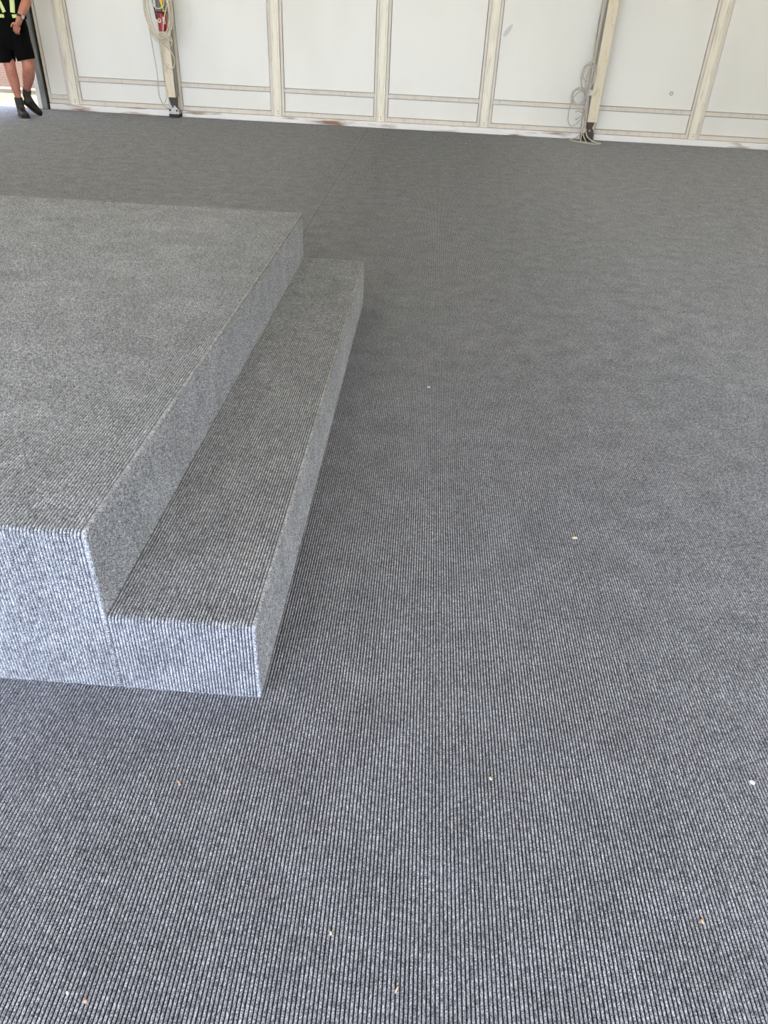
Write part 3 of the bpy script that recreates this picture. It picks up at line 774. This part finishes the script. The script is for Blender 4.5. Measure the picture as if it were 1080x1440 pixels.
def band(name, pts, wd, m, parent, lift=0.004):
    """strip lying on the vest: pts are centre points (x, z)"""
    bm = bmesh.new(); rows = []
    P = []
    for (x0, z0), (x1, z1) in zip(pts[:-1], pts[1:]):
        for k in range(6): P.append((x0 + (x1 - x0) * k / 6, z0 + (z1 - z0) * k / 6))
    P.append(pts[-1])
    for i, (x, z) in enumerate(P):
        a, b = P[max(i - 1, 0)], P[min(i + 1, len(P) - 1)]
        tx, tz = b[0] - a[0], b[1] - a[1]; l = math.hypot(tx, tz); nx, nz = -tz / l, tx / l
        row = []
        for s in (-1, 0, 1):
            X, Z = x + nx * wd / 2 * s, z + nz * wd / 2 * s
            row.append((X, vest_y(X, Z), Z))
        rows.append(row)
    F_ = [[bm.verts.new((x, y - lift, z)) for x, y, z in r] for r in rows]
    B_ = [[bm.verts.new((x, y + 0.003, z)) for x, y, z in r] for r in rows]
    for i in range(len(rows) - 1):
        for j in range(2):
            bm.faces.new((F_[i][j], F_[i][j + 1], F_[i + 1][j + 1], F_[i + 1][j]))
            bm.faces.new((B_[i][j], B_[i + 1][j], B_[i + 1][j + 1], B_[i][j + 1]))
        for j in (0, 2): bm.faces.new((F_[i][j], F_[i + 1][j], B_[i + 1][j], B_[i][j]))
    for i in (0, len(rows) - 1):
        for j in range(2): bm.faces.new((F_[i][j], F_[i][j + 1], B_[i][j + 1], B_[i][j]))
    return bm_obj(name, bm, MT[m], parent)
band('reflective_stripe', [(-4.66, 1.30), (-4.632, 1.11), (-4.588, 0.985)], 0.040, 'lime', ve)
band('reflective_stripe', [(-4.475, 1.30), (-4.487, 1.11), (-4.505, 0.985)], 0.040, 'lime', ve)
band('silver_tape', [(-4.66, 1.30), (-4.632, 1.11), (-4.588, 0.985)], 0.014, 'silver', ve, 0.006)
band('silver_tape', [(-4.475, 1.30), (-4.487, 1.11), (-4.505, 0.985)], 0.014, 'silver', ve, 0.006)
band('hem_stripe', [(-4.690, 0.950), (-4.64, 0.950), (-4.600, 0.950)], 0.030, 'lime', ve)
band('hem_stripe', [(-4.515, 0.952), (-4.49, 0.954), (-4.465, 0.958)], 0.030, 'lime', ve)
# wrist watch
bm = bmesh.new(); ax = (Vector(J[w1][0]) - Vector(J[f1][0])).normalized(); u = ax.orthogonal().normalized(); v_ = ax.cross(u)
wc = Vector(J[w1][0]) - ax * 0.008
R_ = [[bm.verts.new(wc + ax * dz + (math.cos(2 * PI * j / 20) * u + math.sin(2 * PI * j / 20) * v_) * rr) for j in range(20)] for dz, rr in ((-0.011, 0.031), (-0.011, 0.036), (0.011, 0.036), (0.011, 0.031))]
for i in range(4):
    a, b = R_[i], R_[(i + 1) % 4]
    for j in range(20): bm.faces.new((a[j], a[(j + 1) % 20], b[(j + 1) % 20], b[j]))
wt = bm_obj('watch', bm, MT['black'], per, smooth=True, sharp=40)
bm = bmesh.new(); cyl(bm, wc + Vector((0.030, -0.012, 0)), (0.9, -0.35, 0.1), 0.017, 0.010, 16); bm_obj('watch_face', bm, MT['steel'], wt)
# socks and shoes
def shoe(ankle, heel, toe, up, sock_top):
    ankle, heel, toe, up = Vector(ankle), Vector(heel), Vector(toe), Vector(up).normalized()
    ax = (toe - heel); Ln = ax.length; f = ax.normalized(); sd = f.cross(up).normalized(); up = sd.cross(f).normalized()
    bm = bmesh.new()
    prof = [(-0.02, 0.018, 0.010), (0.0, 0.032, 0.052), (0.12, 0.038, 0.074), (0.32, 0.040, 0.080), (0.48, 0.043, 0.062), (0.66, 0.047, 0.048), (0.84, 0.043, 0.040), (0.95, 0.031, 0.030), (1.0, 0.014, 0.018)]
    loft(bm, [(heel + f * (t * Ln) + up * (0.014 + h / 2), sd * w0, up * (h / 2)) for t, w0, h in prof], 16)
    s = bm_obj('shoe', bm, MT['shoe'], per, smooth=True)
    bm = bmesh.new()
    L_, R2, n = [], [], 14
    for t, w0, h in prof[1:-1]: L_.append((t * Ln, w0 + 0.003))
    pts = [(a, b) for a, b in L_] + [(Ln * 1.01, 0.0)] + [(a, -b) for a, b in L_[::-1]] + [(-0.012, 0.0)]
    A = [bm.verts.new(heel + f * a + sd * b) for a, b in pts]; B = [bm.verts.new(heel + f * a + sd * b + up * 0.020) for a, b in pts]
    bm.faces.new(A); bm.faces.new(B[::-1])
    for i in range(len(pts)): bm.faces.new((A[i], B[i], B[(i + 1) % len(pts)], A[(i + 1) % len(pts)]))
    bm_obj('sole', bm, MT['sole'], s)
    bm = bmesh.new()
    for t in (0.40, 0.50, 0.60):
        c0 = heel + f * (t * Ln) + up * (0.014 + (0.072 - 0.07 * (t - 0.4)))
        tube(bm, [c0 - sd * 0.026 - up * 0.010, c0 + up * 0.001, c0 + sd * 0.026 - up * 0.010], 0.004, 6)
    bm_obj('laces', bm, MT['black'], s, smooth=True)
    bm = bmesh.new(); st = Vector(sock_top)
    tube(bm, [st, st.lerp(ankle, 0.5), ankle, heel + f * 0.3 * Ln + up * 0.05], [0.045] * 5 + [0.045] * 8 + [0.044] * 6, 14)
    bm_obj('sock', bm, MT['sock'], per, smooth=True, sharp=60)
shoe((-4.672, 9.073, 0.11), (-4.71, 9.12, 0.001), (-4.535, 8.90, 0.001), (0, 0, 1), (-4.672, 9.07, 0.190))
shoe((-4.642, 9.222, 0.19), (-4.700, 9.245, 0.115), (-4.500, 9.165, 0.004), (0.45, 0.0, 0.9), (-4.613, 9.195, 0.272))

# ------------------------------------------------------------------ litter on the carpet
def crumb(name, x, y, dx, dy, dz, rot, m, label, cat, group):
    bm = bmesh.new()
    bmesh.ops.create_icosphere(bm, subdivisions=2, radius=1)
    for v in bm.verts:
        v.co *= 1 + random.uniform(-0.18, 0.18)
        v.co = Vector((v.co.x * dx, v.co.y * dy, max(v.co.z, -0.55) * dz))
    bm.transform(Matrix.Translation((x, y, dz * 0.55)) @ Matrix.Rotation(rot, 4, 'Z'))
    o = bm_obj(name, bm, MT[m], None, (x, y, 0.0))
    return tag(o, label, cat, group)
G = 'litter bits on the carpet'
crumb('wood_chip', 0.476, 1.597, 0.007, 0.0045, 0.003, 0.3, 'chip', 'pale wood chip, the most conspicuous bit on the open carpet right of the step', 'chip', G)
crumb('wood_crumb', 0.198, 0.819, 0.0022, 0.0045, 0.0018, 0.4, 'chip', 'tan wood crumb on the near carpet below the large chip', 'chip', G)
crumb('lint_tuft', 0.692, 0.855, 0.005, 0.005, 0.003, 0.2, 'lint', 'white lint tuft at the right edge of the near carpet', 'lint', G)
crumb('wood_crumb', 0.519, 0.590, 0.0026, 0.0034, 0.002, 0.0, 'splinter', 'orange-tan crumb near the lower right corner of the carpet', 'chip', G)
crumb('wood_splinter', -0.368, 0.759, 0.0016, 0.0065, 0.0012, 0.75, 'splinter', 'thin orange splinter on the carpet in front of the step', 'splinter', G)
crumb('wood_crumb', -0.396, 0.407, 0.0022, 0.0030, 0.0018, 0.2, 'splinter', 'orange crumb nearest the lower left corner of the carpet', 'chip', G)
crumb('lint_tuft', -0.425, 0.415, 0.0020, 0.0030, 0.0015, 0.9, 'lint', 'tiny white lint bit beside the lower left orange crumb', 'lint', G)
crumb('lint_tuft', 0.067, 2.501, 0.007, 0.005, 0.003, 0.7, 'lint', 'small white lint fleck on carpet beside the step, farther than the wood chip', 'lint', G)
crumb('wood_crumb', -0.064, 0.525, 0.0020, 0.0032, 0.0016, 0.1, 'chip', 'tiny tan crumb at the bottom centre of the carpet', 'chip', G)
crumb('wood_splinter', 0.04, 0.455, 0.0013, 0.0050, 0.001, -0.4, 'chip', 'thin pale splinter at the bottom edge of the carpet', 'splinter', G)
crumb('lint_tuft', 0.416, 8.91, 0.008, 0.008, 0.004, 0.2, 'lint', 'white fleck on the far carpet close to the tent wall', 'lint', G)
